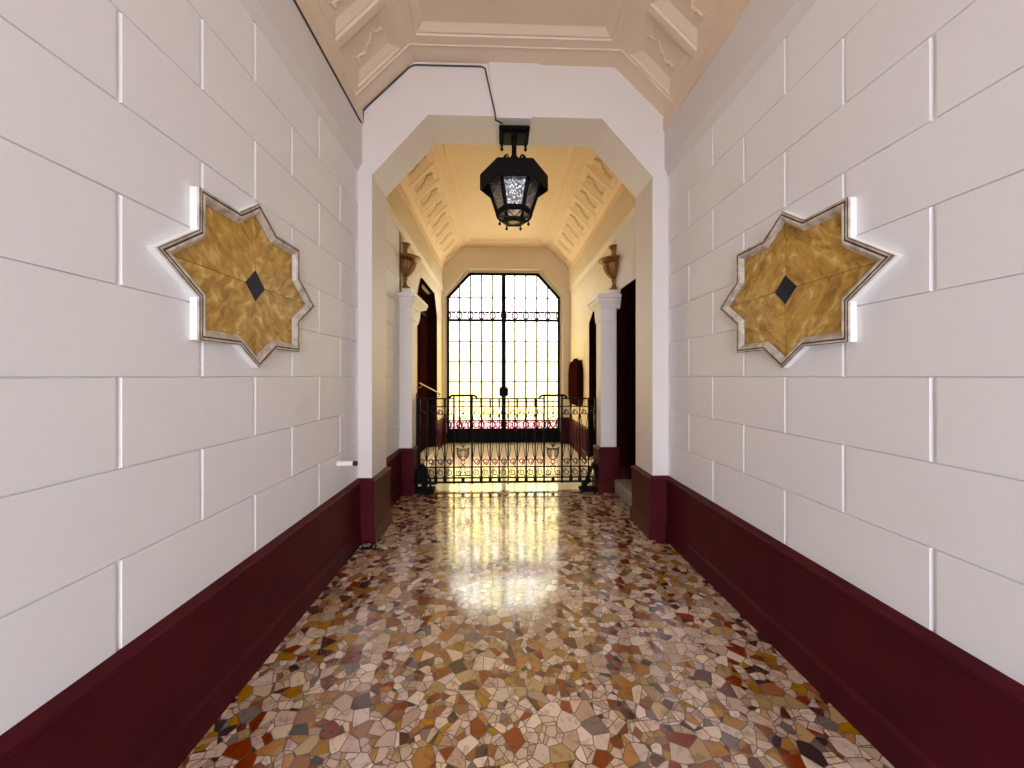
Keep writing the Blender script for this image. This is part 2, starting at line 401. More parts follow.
# ceiling
SL = ((-1.150, ZL), (-.728, ZF)); SR = ((1.410, ZL), (.985, ZF))
def ceiling(name, y0, y1, coffer_ys, mats, flat, dep=.035, orn=True):
    mb = MB()
    for (lo, hi), xw, sg in ((SL, XL, 1), (SR, XR, -1)):
        fx = lo[0]
        mb.cur = 2
        mb.poly([(xw, y0, ZC), (xw, y1, ZC), (fx, y1, ZC), (fx, y0, ZC)])
        mb.poly([(fx, y0, ZC), (fx, y1, ZC), (fx, y1, ZC+.105), (fx, y0, ZC+.105)])
        mb.cur = 0
        mb.poly([(fx, y0, ZC+.105), (fx, y1, ZC+.105), (fx-sg*.012, y1, ZC+.115), (fx-sg*.012, y0, ZC+.115)])
        lo2 = (fx-sg*.012, ZC+.115)
        d = Vector((hi[0]-lo2[0], 0, hi[1]-lo2[1])); ln = d.length; d.normalize()
        nrm = Vector((-d.z*sg, 0, d.x*sg));  # outward(up)
        if nrm.z < 0: nrm = -nrm
        def P(y, t, e=0.): v = Vector((lo2[0], y, lo2[1]))+d*t*ln+nrm*e; return tuple(v)
        t0, t1 = .10, .86; m = .028; mt = .028/ln; mtn=.05
        cur = y0
        for (a, b) in coffer_ys:
            mb.cur = 0
            mb.poly([P(cur, 0), P(a, 0), P(a, 1), P(cur, 1)])
            mb.poly([P(a, 0), P(b, 0), P(b, t0), P(a, t0)]); mb.poly([P(a, t1), P(b, t1), P(b, 1), P(a, 1)])
            # stepped bevel: near side narrow, far side broad
            r0 = [P(a, t0), P(b, t0), P(b, t1), P(a, t1)]
            r1 = [P(a+.012, t0+.03, dep*.35), P(b-.012, t0+.03, dep*.35), P(b-.012, t1-.03, dep*.35), P(a+.012, t1-.03, dep*.35)]
            r2 = [P(a+.022, t0+.04, dep*.35), P(b-.020, t0+.04, dep*.35), P(b-.020, t1-.04, dep*.35), P(a+.022, t1-.04, dep*.35)]
            r3 = [P(a+.06, t0+.13, dep), P(b-.075, t0+.13, dep), P(b-.075, t1-.13, dep), P(a+.06, t1-.13, dep)]
            for q, r in ((r0, r1), (r1, r2), (r2, r3)):
                for i in range(4): mb.poly([q[i], q[(i+1) % 4], r[(i+1) % 4], r[i]])
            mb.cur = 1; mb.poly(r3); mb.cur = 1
            if orn:
                ym = (a+b)/2-.01
                w_ = [(ym+.040*sin(u*2*pi)+.012*sin(u*8*pi), .24+.50*u) for u in [k/24 for k in range(25)]]
                mb.tube([P(y, t, dep-.002) for y, t in w_], .0085, 6)
                for k in range(5):
                    y, t = w_[2+k*5]; mb.ball(P(y+.016*(-1)**k, t, dep-.003), .014, 6, .7)
                for k in (-1, 1):
                    mb.tube([P(ym+k*.045+(.030-.003*w)*cos(w*.7), .49-k*.12+(.030-.003*w)*sin(w*.7)/ln, dep-.002) for w in range(9)], .006, 5)
            mb.cur = 0
            cur = b
        mb.poly([P(cur, 0), P(y1, 0), P(y1, 1), P(cur, 1)])
        # fillet beads
        for yb in ((y1-.17,) if flat else (y0+.15,)):
            mb.tube([P(yb, .0, -.002), P(yb, 1., -.002)], .008, 6)
    # flat centre with recess
    x0, x1 = SL[1][0], SR[1][0]; a, b = flat_y = (y0+.2, y1-.25) if flat else (y0+.25, y1-.25)
    mb.cur = 0; px0, px1 = x0+.07, x1-.10
    mb.poly([(x0, y0, ZF), (x1, y0, ZF), (x1, a, ZF), (x0, a, ZF)]); mb.poly([(x0, b, ZF), (x1, b, ZF), (x1, y1, ZF), (x0, y1, ZF)])
    mb.poly([(x0, a, ZF), (px0, a, ZF), (px0, b, ZF), (x0, b, ZF)]); mb.poly([(px1, a, ZF), (x1, a, ZF), (x1, b, ZF), (px1, b, ZF)])
    def R(e, z): return [(px0+e, a+e, z), (px1-e, a+e, z), (px1-e, b-e, z), (px0+e, b-e, z)]
    rs = [R(0, ZF), R(.005, ZF+.012), R(.02, ZF+.012), R(.07, ZF+.045)]
    for q, r in zip(rs, rs[1:]):
        for i in range(4): mb.poly([q[i], q[(i+1) % 4], r[(i+1) % 4], r[i]])
    mb.poly(rs[-1])
    yb = y1-.17 if flat else y0+.15
    mb.tube([(x0, yb, ZF-.001), (x1, yb, ZF-.001)], .008, 6)
    return struct(mb.build(name, mats))
ceiling('ceiling', Y0, YA, [(3.0-.36-.41*k, 3.0-.41*k) for k in range(13, -1, -1)], [M['ceil'], M['ceil'], M['ceil']], True)
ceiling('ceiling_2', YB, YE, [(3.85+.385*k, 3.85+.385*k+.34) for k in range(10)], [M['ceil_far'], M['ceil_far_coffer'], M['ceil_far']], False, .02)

# floors
mb = MB(); mb.box(XL-.06, XR+.06, Y0, 4.60, -.12, 0); struct(mb.build('floor', M['palladiana']))
mb = MB(); mb.box(XL-.06, XR+.06, 4.60, 8.05, -.12, 0); struct(mb.build('floor_2', M['marble_floor']))
mb = MB(); mb.box(-6, 6, -9, Y0, -.14, -.005); struct(mb.build('pavement', M['pavement']))
mb = MB(); mb.box(-6, 6, 8.05, 14, -.14, -.03); struct(mb.build('courtyard_ground', M['courtyard']))
mb = MB(); mb.box(-6, 6, 13.6, 13.9, -.03, 2.5); mb.box(-6.1, 6.1, 13.55, 13.95, 2.5, 2.58); struct(mb.build('wall_courtyard', M['yellow_wall']))

# skirting
PROF = [(.045, 0), (.045, .118), (.030, .135), (.030, .492), (.037, .498), (.037, .516), (.030, .524), (0., .54)]
def sweep(mb, path, prof=PROF, side=1):
    n = len(path); offs = []
    for i in range(n):
        def nr(a, b):
            dx, dy = b[0]-a[0], b[1]-a[1]; l = sqrt(dx*dx+dy*dy); return Vector((dy/l*side, -dx/l*side))
        if i == 0: o = nr(path[0], path[1])
        elif i == n-1: o = nr(path[-2], path[-1])
        else:
            a, b = nr(path[i-1], path[i]), nr(path[i], path[i+1]); o = (a+b); o = o/max(o.dot(a), .2)
        offs.append(o)
    m = len(prof); vs = []
    for p, o in zip(path, offs):
        for (e, z) in prof: vs.append((p[0]+o.x*e, p[1]+o.y*e, z))
    fs = [(i*m+k, i*m+k+1, (i+1)*m+k+1, (i+1)*m+k) for i in range(n-1) for k in range(m-1)]
    fs += [list(range(m)), list(range((n-1)*m, n*m))]
    mb.add(vs, fs)
PXL, PXR = -1.050, 1.218
mb = MB(); sweep(mb, [(XL, Y0), (XL, YA), (-1.08, YA), (-1.08, YB), (XL, YB), (XL, PF), (PXL, PF), (PXL, PB), (XL, PB), (XL, 5.45)])
sweep(mb, [(XL, 7.0), (XL, YE), (-1.15, YE), (-1.15, 7.88)]); struct(mb.build('baseboard_left', M['maroon']))
mb = MB(); sweep(mb, [(XR, Y0), (XR, YA), (1.317, YA), (1.317, YB), (XR, YB), (XR, 3.70)], side=-1)
sweep(mb, [(1.405, PF+.12), (1.405, PF), (PXR, PF), (PXR, PB), (XR, PB), (XR, 5.05)], side=-1)
sweep(mb, [(XR, 6.1), (XR, YE), (1.305, YE), (1.305, 7.88)], side=-1); struct(mb.build('baseboard_right', M['maroon']))

# piers with shelf capitals
def pier(name, xw, xp, sg):
    mb = MB(); a, b = sorted((xw, xp))
    if sg < 0:
        mb.box(a, 1.405, PF, PB, 0, 2.30); mb.box(1.40, b, 4.655, PB, 0, 2.30); b = 1.405
    else: mb.box(a, b, PF, PB, 0, 2.30)
    e = .012
    x0, x1 = (a, b+e) if sg > 0 else (a-e, b)
    mb.box(x0, x1, PF-e, PB+e, 2.07, 2.085)
    # capital: flaring mouldings over a long shelf
    steps = [(0, 2.22), (.008, 2.235), (.012, 2.26), (.034, 2.31), (.034, 2.335), (.048, 2.345), (.048, 2.385)]
    YS = 5.20 if sg > 0 else 4.98
    rings = []
    for (o, z) in steps:
        X1 = xp+sg*o
        ye = PB+.02+(YS-PB-.02)*min(1., max(0, (z-2.22)/.09))**.6+o
        rings.append([(xw, PF-o, z), (X1, PF-o, z), (X1, ye, z), (xw, ye, z)])
    for q, r in zip(rings, rings[1:]):
        for i in range(4): mb.poly([q[i], q[(i+1) % 4], r[(i+1) % 4], r[i]])
    mb.poly(rings[0]); mb.poly(rings[-1])
    # curved console below the shelf
    CW = .42 if sg > 0 else .22
    pr = [(PB, 2.02)]+[(PB+CW*sin(t*pi/2/8), 2.02+.26*(1-cos(t*pi/2/8))) for t in range(1, 9)]+[(PB, 2.28)]
    mb.prism(pr, xw, xp-sg*.03, 'x')
    # vase plinth
    pc = 4.70
    c0, c1 = sorted((xw, xw+sg*.115)); mb.bbox(c0, c1, pc-.10, pc+.10, 2.385, 2.47, .004)
    return struct(mb.build(name, M['arch']))
pier('pillar_left', XL, PXL, 1); pier('pillar_right', XR, PXR, -1)

# far glazed iron double door -------------------------------------------------
def ztop(x): # inside edge of octagon head
    xl, xr, cl, cr = DL+.035, DR-.035, -.65+.015, .805-.015
    if x < cl: return 3.05+(x-xl)*(3.53-3.05)/(cl-xl)
    if x > cr: return 3.05+(xr-x)*(3.53-3.05)/(xr-cr)
    return 3.53
door = bpy.data.objects.new('door_1', None); col.objects.link(door); door['kind'] = 'structure'; door.location = (0, 0, 0)
mb = MB()
fo = [(-1.15, 0), (-1.15, 3.04), (-.70, 3.61), (.905, 3.61), (1.305, 3.04), (1.305, 0)]
fm = [(DL+.01, 0), (DL+.01, 3.06), (-.645, 3.565), (.81, 3.565), (DR-.01, 3.06), (DR-.01, 0)]
fi = [(DL+.058, 0), (DL+.058, 3.035), (-.625, 3.515), (.78, 3.515), (DR-.058, 3.035), (DR-.058, 0)]
for i in range(5):
    a, b, c, d = fm[i], fm[i+1], fi[i+1], fi[i]
    vs = [(p[0], y, p[1]) for y in (DY-.025, DY+.025) for p in (a, b, c, d)]
    mb.add(vs, [(0, 1, 2, 3), (4, 5, 6, 7), (0, 1, 5, 4), (1, 2, 6, 5), (2, 3, 7, 6), (3, 0, 4, 7)])
mb.build('frame', M['iron'], door)
mb = MB()
for i in range(5):
    a, b, c, d = fo[i], fo[i+1], fm[i+1], fm[i]
    mb.add([(p[0], y, p[1]) for y in (DY-.01, DY+.02) for p in (a, b, c, d)], [(0, 1, 2, 3), (4, 5, 6, 7), (0, 1, 5, 4), (1, 2, 6, 5), (2, 3, 7, 6), (3, 0, 4, 7)])
mb.build('casing', M['cream'], door)
W = (DR-DL-.07)/10
for s_ in (0, 1):
    xa, xb = (DL+.035, DMID) if s_ == 0 else (DMID, DR-.035)
    leaf = MB(); leaf.box(xb-.045 if s_ == 0 else xa, xb if s_ == 0 else xa+.045, DY-.02, DY+.02, .0, 3.54)
    leaf.box(xa, xb, DY-.022, DY+.022, 2.545, 2.595); leaf.box(xa, xb, DY-.02, DY+.02, .265, .30); leaf.box(xa, xb, DY-.012, DY+.012, .45, .475); leaf.box(xa, xb, DY-.012, DY+.012, 2.735, 2.76)
    leaf.box(xa, xb, DY-.02, DY+.02, 0.02, .07)
    L_ = leaf.build('door_leaf', M['iron'], door)
    mu = MB()
    for k in range(1, 5):
        x = xa+W*k; mu.box(x-.015, x+.015, DY-.012, DY+.012, .28, ztop(x)+.005)
    for z in (.86, 1.28, 1.70, 2.125, 2.745, 3.045):
        w = .0115
        mu.box(xa, xb, DY-.012, DY+.012, z-w, z+w)
    mu.build('glazing_bars', M['iron'], L_)
    k_ = MB(); k_.box(xa, xb, DY-.008, DY+.008, .0, .28)
    for k in range(5): k_.bbox(xa+W*k+.02, xa+W*(k+1)-.02, DY-.018, DY, .09, .25, .006)
    k_.build('kick_panel', M['iron'], L_)
    ob = MB()
    for k in range(5):
        cx = xa+W*(k+.5)
        for zc, h in ((2.67, .07), (.375, .07)):
            ob.tube([(cx+.062*cos(t*pi/8), DY, zc+.058*sin(t*pi/8)) for t in range(16)], 0.011, 5, True)
            for sx in (-1, 1):
                ob.tube([(cx+sx*(W/2-.004)-sx*.045*cos(t*pi/6-pi/2), DY, zc+.07*sin(t*pi/6-pi/2)) for t in range(7)], .012, 5)
                for sz in (-1, 1): ob.ball((cx+sx*.075, DY, zc+sz*.05), .018, 5)
    ob.build('ornament_band', M['iron'], L_)
    gl = MB()
    pg = [(xa, .28), (xb, .28), (xb, 3.535)]+([(-.635, 3.535), (xa, 3.05)] if s_ == 0 else [(xb-.0001, 3.535)])
    pg = [(DL+.03, .28), (DMID, .28), (DMID, 3.535), (-.64, 3.535), (DL+.03, 3.05)] if s_ == 0 else [(DMID, .28), (DR-.03, .28), (DR-.03, 3.05), (.795, 3.535), (DMID, 3.535)]
    gl.poly([(p[0], DY+.005, p[1]) for p in pg]); gl.build('glass', M['door_glass'], L_)
    if s_ == 0:
        lk = MB(); lk.bbox(DMID-.095, DMID+.095, DY-.07, DY-.02, .975, 1.17, .025); lk.ball((DMID+.03, DY-.075, 1.06), .022, 8)
        lk.build('lock', M['iron'], L_)

# side doors -------------------------------------------------------------------
def side_door(name, X, sg, op, dep, glazed=False, lining=False):
    a, b, c, d, zs, zt = op
    root = bpy.data.objects.new(name, None); col.objects.link(root); root['kind'] = 'structure'
    Xd = X-sg*dep
    mb = MB(); mb.prism([(a-.05, 0), (a-.05, zs+.1), (b, zt+.1), (c, zt+.1), (d+.05, zs+.1), (d+.05, 0)], Xd-sg*.04, Xd, 'x'); mb.build('door_leaf', M['darkwood'], root)
    pr = [(a, .02), (a, zs), (b, zt), (c, zt), (d, zs), (d, .02)]
    w = .07
    pi_ = [(a+w, .02), (a+w, zs-.03), (b+.03, zt-w), (c-.03, zt-w), (d-w, zs-.03), (d-w, .02)]
    fr = MB()
    for i in range(5):
        q = (pr[i], pr[i+1], pi_[i+1], pi_[i])
        fr.add([(x, *p) for x in (Xd+sg*.001, Xd+sg*.05) for p in q], [(0, 1, 2, 3), (4, 5, 6, 7), (0, 1, 5, 4), (1, 2, 6, 5), (2, 3, 7, 6), (3, 0, 4, 7)])
    if lining:  # dark timber lining of the reveal
        for i in range(5):
            if i == 2 and name == 'door_2': continue
            p, q = pr[i], pr[i+1]
            mid = ((a+d)/2, 1.3)
            def inn(r): return (r[0]+(.012 if r[0] < mid[0] else -.012), r[1]-(.012 if r[1] > 1 else 0))
            p2, q2 = inn(p), inn(q)
            fr.add([(x, *r) for x in (Xd+sg*.05, X-sg*.004) for r in (p, q, q2, p2)], [(0, 1, 2, 3), (4, 5, 6, 7), (0, 1, 5, 4), (1, 2, 6, 5), (2, 3, 7, 6), (3, 0, 4, 7)])
    fr.build('door_frame', M['darkwood'], root)
    bar = MB(); m = (a+d)/2
    if glazed:
        y1_, y2_ = a+.14, d-.14
        nr = 5; z0_, z1_ = .75, zs+.05
        g = MB()
        for (p, q) in ((y1_, m-.04), (m+.04, y2_)):
            for k in range(nr):
                za = z0_+(z1_-z0_)*k/nr; zb = z0_+(z1_-z0_)*(k+1)/nr-.05
                u, v = sorted((Xd-sg*.002, Xd+sg*.006)); g.box(u, v, p, q, za, zb)
        g.build('glass', M['dim_glass'], root)
    for (p, q) in ((a+.12, m-.03), (m+.03, d-.12)):
        for (z0_, z1_) in (((.2, .65),) if glazed else ((.2, .8), (.9, zs-.15))):
            u, v = sorted((Xd, Xd+sg*.018)); bar.bbox(u, v, p, q, z0_, z1_, .008)
    u, v = sorted((Xd, Xd+sg*.03)); bar.box(u, v, m-.02, m+.02, .02, zt-.06)
    bar.build('door_panel', M['darkwood'], root)
    return root
d2 = side_door('door_2', XL, 1, OPL[0], .15, lining=True)
mb = MB(); mb.prism([(5.62, 2.45), (5.80, 2.74), (6.66, 2.74), (6.84, 2.45)], XL-.15, XL-.125, 'x'); mb.build('transom_glass', M['dim_glass'], d2)
# ledge frame round the head of that doorway
mb = MB(); oo = [(5.43, 2.20), (5.43, 2.51), (5.69, 2.875), (6.75, 2.875), (7.02, 2.51), (7.02, .55)]; ii = [(5.47, 2.20), (5.47, 2.49), (5.72, 2.84), (6.72, 2.84), (6.98, 2.49), (6.98, .55)]
for i in range(5):
    q = (oo[i], oo[i+1], ii[i+1], ii[i])
    mb.add([(x, *p) for x in (XL-.02, XL+.025) for p in q], [(0, 1, 2, 3), (4, 5, 6, 7), (0, 1, 5, 4), (1, 2, 6, 5), (2, 3, 7, 6), (3, 0, 4, 7)])
mb.build('architrave', M['darkwood'], d2)
side_door('door_3', XR, -1, OPR[0], .20, glazed=True, lining=True)
side_door('door_4', XR, -1, OPR[1], .14, lining=True)
# steps
mb = MB(); mb.bbox(1.375, XR+.22, 3.705, 4.49, 0, .155, .012); struct(mb.build('trim_2', M['stone']))
mb = MB(); mb.bbox(XL-.16, XL+.05, 5.46, 6.99, 0, .09, .01); struct(mb.build('trim_3', M['marble_floor']))
mb = MB(); mb.bbox(XR-.05, XR+.15, 5.06, 6.09, 0, .09, .01); struct(mb.build('trim_4', M['marble_floor']))

# ---------------------------------------------------------------- star plaques
def star_pts():
    R1, R2, a, b = .54, .395, .362, .296
    # intersection of diamond |y|/R1+|z|/R2=1 with rectangle
    P = []
    yi = R1*(1-b/R2); zi = R2*(1-a/R1)
    q = [(R1, 0), (a, zi), (a, b), (yi, b), (0, R2)]
    full = q+[(-y, z) for y, z in q[3::-1]]+[(-y, -z) for y, z in q[1:]]+[(y, -z) for y, z in q[3:0:-1]]
    return full
def offset_poly(pts, e):
    n = len(pts); ar = sum(pts[i][0]*pts[(i+1) % n][1]-pts[(i+1) % n][0]*pts[i][1] for i in range(n))
    s = 1 if ar > 0 else -1; out = []
    for i in range(n):
        p0, p1, p2 = Vector(pts[i-1]), Vector(pts[i]), Vector(pts[(i+1) % n])
        d1, d2 = (p1-p0).normalized(), (p2-p1).normalized()
        n1, n2 = Vector((-d1.y, d1.x))*s, Vector((-d2.y, d2.x))*s
        m = (n1+n2); m = m/max(m.dot(n1), .25)
        out.append((p1.x+m.x*e, p1.y+m.y*e))
    return out
def star_plaque(X, sg, label):
    yc, zc = 1.846, 1.835
    root = thing('star_plaque', label, 'wall ornament', (X, yc, zc), 'eight-pointed star plaques')
    S = star_pts(); n = len(S)
    def ring(mb, q, r, xq, xr):
        for i in range(n):
            j = (i+1) % n
            mb.poly([(xq*sg, *q[i]), (xq*sg, *q[j]), (xr*sg, *r[j]), (xr*sg, *r[i])])
    mb = MB(); mb.prism(S, 0.0, .012*sg, 'x'); ring(mb, S, S, .012, .027); mb.build('plaster_backing', M['white'], root)
    prof = [(0, .028), (0, .036), (.010, .040)]
    fr = MB()
    for ci, pr in ((0, [(.000, .027), (.000, .036)]), (1, [(.000, .036), (.003, .039)]), (0, [(.003, .039), (.010, .039)]), (1, [(.010, .039), (.012, .033), (.015, .033), (.017, .038)]),
                   (0, [(.017, .038), (.024, .040), (.032, .035), (.044, .020), (.047, .0175)]), (1, [(.047, .0175), (.050, .015)])):
        fr.cur = ci
        R = [(offset_poly(S, e), x) for e, x in pr]
        for (q, xq), (r, xr) in zip(R, R[1:]): ring(fr, q, r, xq, xr)
    fr.build('frame', [M['frame_silver'], M['frame_dark']], root)
    bk = MB(); bk.prism(offset_poly(S, .03), .0121*sg, .0131*sg, 'x'); bk.build('joint_bed', M['frame_dark'], root)
    I = offset_poly(S, .0475)
    # four marble quadrants, split on the horizontal and vertical axes
    yi = max(p[0] for p in I); zi = max(p[1] for p in I)
    pos = [p for p in I if p[0] > 1e-4 and p[1] > 1e-4]
    g = .0016
    quad = [(g, g), (yi-.004, g)]+sorted(pos, key=lambda p: atan2(p[1], p[0]))+[(g, zi-.003)]
    for qi, (a, b) in enumerate(((1, 1), (-1, 1), (-1, -1), (1, -1))):
        mb = MB(); mb.prism([(p[0]*a, p[1]*b) for p in quad], .0132*sg, .0165*sg, 'x'); mb.build('marble_panel', M['siena'][(qi+(0 if sg > 0 else 1)) % 4], root)
    dm = MB(); dm.prism([(.072, 0), (0, .074), (-.072, 0), (0, -.074)], .015*sg, .0175*sg, 'x'); dm.build('diamond_inlay', M['blue'], root, label='dark blue diamond inlay')
star_plaque(XL, 1, 'gold marble eight-pointed star with silvered frame on the left wall')
star_plaque(XR, -1, 'gold marble eight-pointed star with silvered frame on the right wall')

# ---------------------------------------------------------------- vases
def vase(X, sg, label):
    root = thing('wall_vase', label, 'vase', (X, 4.70, 2.471), 'half-round vases on the pillars')
    a0 = -pi/2 if sg > 0 else pi/2
    def part(name, prof, gad=None, n=28):
        mb = MB(); mb.lathe(prof, (sg*.002, 0, 0), n, a0, a0+pi, gad); return mb.build(name, M['gold'], root)
    part('foot', [(.085, 0), (.085, .02), (.07, .035), (.045, .05), (.036, .07), (.034, .11), (.045, .125), (.045, .14), (.034, .15)])
    bd = part('body', [(.034, .15), (.06, .17), (.09, .20), (.12, .25), (.142, .30), (.150, .335), (.130, .35)], (.17, .33, 8, .07), 64)
    part('shoulder', [(.12, .35), (.15, .362), (.195, .372), (.21, .385), (.205, .397), (.15, .405), (.09, .412), (.058, .425)])
    part('neck', [(.058, .425), (.046, .445), (.043, .49), (.05, .515), (.066, .53), (.07, .545), (.082, .555), (.082, .568), (.05, .575)])
    for s in (-1, 1):
        h = MB(); h.tube([(sg*.03, s*(.12+.05*sin(t*pi/8)), .20+.17*t/8) for t in range(9)], .012, 8)
        h.build('handle', M['gold'], bd)
vase(XL, 1, 'bronze gilt half-round vase standing on the left pillar by the gate')
vase(XR, -1, 'bronze gilt half-round vase standing on the right pillar by the gate')

# ---------------------------------------------------------------- lantern
LX, LY = .127, 3.39
lan = thing('hanging_lantern', 'black iron hexagonal lantern with rippled glass hanging from the arch', 'lantern', (LX, LY, 3.59))
def LP(x, y, z): return (x, y, z-3.59)
def hexr(r, z, ph=0): return [LP(r*cos(ph+k*pi/3), r*sin(ph+k*pi/3), z) for k in range(6)]
mb = MB(); mb.bbox(-.135, .135, -.125, .115, -.035, 0, .008); mb.box(-.10, .10, -.09, .08, -.055, -.035); plate = mb.build('ceiling_plate', M['iron'], lan)
for sx in (-1, 1):
    for sy in (-1, 1):
        mb = MB(); mb.lathe([(.012, -.035), (.014, -.05), (.006, -.06), (.016, -.075), (.012, -.09), (.002, -.10)], (sx*.11, sy*.10, 0), 8); mb.build('drop_finial', M['iron'], plate)
mb = MB(); mb.lathe([(.03, -.05), (.026, -.07), (.022, -.09), (.022, -.20), (.034, -.21), (.04, -.225), (.034, -.245), (.05, -.26), (.055, -.28)], (0, 0, 0), 14); mb.build('stem', M['iron'], lan)
mb = MB()
rr = [hexr(.05, 3.325), hexr(.12, 3.285), hexr(.22, 3.245), hexr(.30, 3.225), hexr(.308, 3.212), hexr(.308, 3.078), hexr(.296, 3.072), hexr(.294, 3.08), hexr(.294, 3.205)]
for q, r in zip(rr, rr[1:]):
    for i in range(6): mb.poly([q[i], q[(i+1) % 6], r[(i+1) % 6], r[i]])
mb.poly(rr[0]); mb.poly(rr[-1]); roof = mb.build('roof', M['iron'], lan)
for k in range(6):
    a = k*pi/3; mb = MB()
    mb.tube([LP(cos(a)*(.08+.10*u), sin(a)*(.08+.10*u), 3.30+.045*sin(u*pi)-.02*u) for u in [i/8 for i in range(9)]]+[LP(cos(a)*(.155+.028*cos(t)), sin(a)*(.155+.028*cos(t)), 3.28+.028*sin(t)) for t in [i*.7 for i in range(9)]], .008, 6)
    mb.build('roof_scroll', M['iron'], roof)
RT, RB, ZT, ZB = .262, .15, 3.205, 2.87
for k in range(6):
    a = k*pi/3
    mb = MB(); mb.tube([LP(RT*cos(a), RT*sin(a), ZT), LP(RB*cos(a), RB*sin(a), ZB)], .0175, 6); mb.build('cage_bar', M['iron'], lan)
    b = (k+1)*pi/3
    mb = MB()
    q = [LP(RT*cos(a), RT*sin(a), ZT), LP(RT*cos(b), RT*sin(b), ZT), LP(RB*cos(b), RB*sin(b), ZB), LP(RB*cos(a), RB*sin(a), ZB)]
    mb.poly([tuple(Vector(p)*.985+Vector((0, 0, (1-.985)*p[2]))) for p in q]); mb.build('glass_pane', M['lantern_glass'], lan)
mb = MB()
for z0_, z1_, r0, r1 in ((2.895, 2.86, .165, .168), (2.86, 2.85, .168, .155)):
    A, B, C, D = hexr(r0, z0_), hexr(r1, z1_), hexr(r1-.02, z1_), hexr(r0-.02, z0_)
    for i in range(6):
        j = (i+1) % 6
        for q, r in ((A, B), (B, C), (C, D), (D, A)): mb.poly([q[i], q[j], r[j], r[i]])
A, B = hexr(.115, 2.79), hexr(.07, 2.78)
C, D = hexr(.115, 2.805), hexr(.07, 2.795)
for i in range(6):
    j = (i+1) % 6
    for q, r in ((A, B), (B, D), (D, C), (C, A)): mb.poly([q[i], q[j], r[j], r[i]])
ringo = mb.build('bottom_ring', M['iron'], lan)
for k in range(6):
    a = k*pi/3; b = a+pi/3
    mb = MB(); mb.tube([LP(.158*cos(a), .158*sin(a), 2.86), LP(.145*cos(a), .145*sin(a), 2.825), LP(.112*cos(a), .112*sin(a), 2.798)], .01, 6)
    mb.tube([LP(.155*cos(a), .155*sin(a), 2.858), LP(.10*cos((a+b)/2), .10*sin((a+b)/2), 2.80), LP(.155*cos(b), .155*sin(b), 2.858)], .005, 5)
    mb.build('bottom_bar', M['iron'], lan)
    mb = MB(); mb.lathe([(.005, 0), (.005, -.03), (.013, -.04), (.013, -.05), (.002, -.062)], LP(.13*cos(a), .13*sin(a), 2.82), 8); mb.build('ball_finial', M['iron'], ringo)
mb = MB()
A, B = hexr(.153, 2.862), hexr(.11, 2.798)
for i in range(6): mb.poly([A[i], A[(i+1) % 6], B[(i+1) % 6], B[i]])
mb.poly(B); mb.build('bottom_glass', M['lantern_clear'], lan)
mb = MB(); mb.ball(LP(0, 0, 3.12), .035, 10, 1.3); mb.lathe([(.018, 0), (.018, .08), (.01, .1)], LP(0, 0, 3.15), 10); mb.build('bulb', M['white'], lan)

# ---------------------------------------------------------------- gate
GY = 4.72; P_ = .1133; GX0 = -1.030
def bay_scroll_mesh():
    mb = MB(); r = .006
    def spiral(cz, R, s, turns=1.4, n=18, ph=0):
        return [(s*(.0)+s*R*(1-.62*i/n)*cos(ph+turns*2*pi*i/n), 0, cz+R*(1-.62*i/n)*sin(ph+turns*2*pi*i/n)) for i in range(n+1)]
    mb.tube(spiral(.945, .036, 1, ph=pi/2), r, 5)
    mb.tube(spiral(.325, .040, 1, ph=-pi/2), r, 5)
    mb.tube(spiral(.190, .044, 1, ph=pi/2), r, 5)
    for s in (-1, 1):
        # lyre lines
        mb.tube([(s*(.046-.030*sin(t/10*pi)), 0, .37+.53*t/10) for t in range(11)], .0045, 5)
        mb.tube([(s*(.050), 0, .905), (s*.036, 0, .925), (s*.02, 0, .94)], r, 5)
        mb.tube([(s*.05, 0, .365), (s*.042, 0, .345), (s*.03, 0, .335)], r, 5)
        mb.ball((s*.034, 0, .145), .009, 5)
    return mb
scroll_proto = None
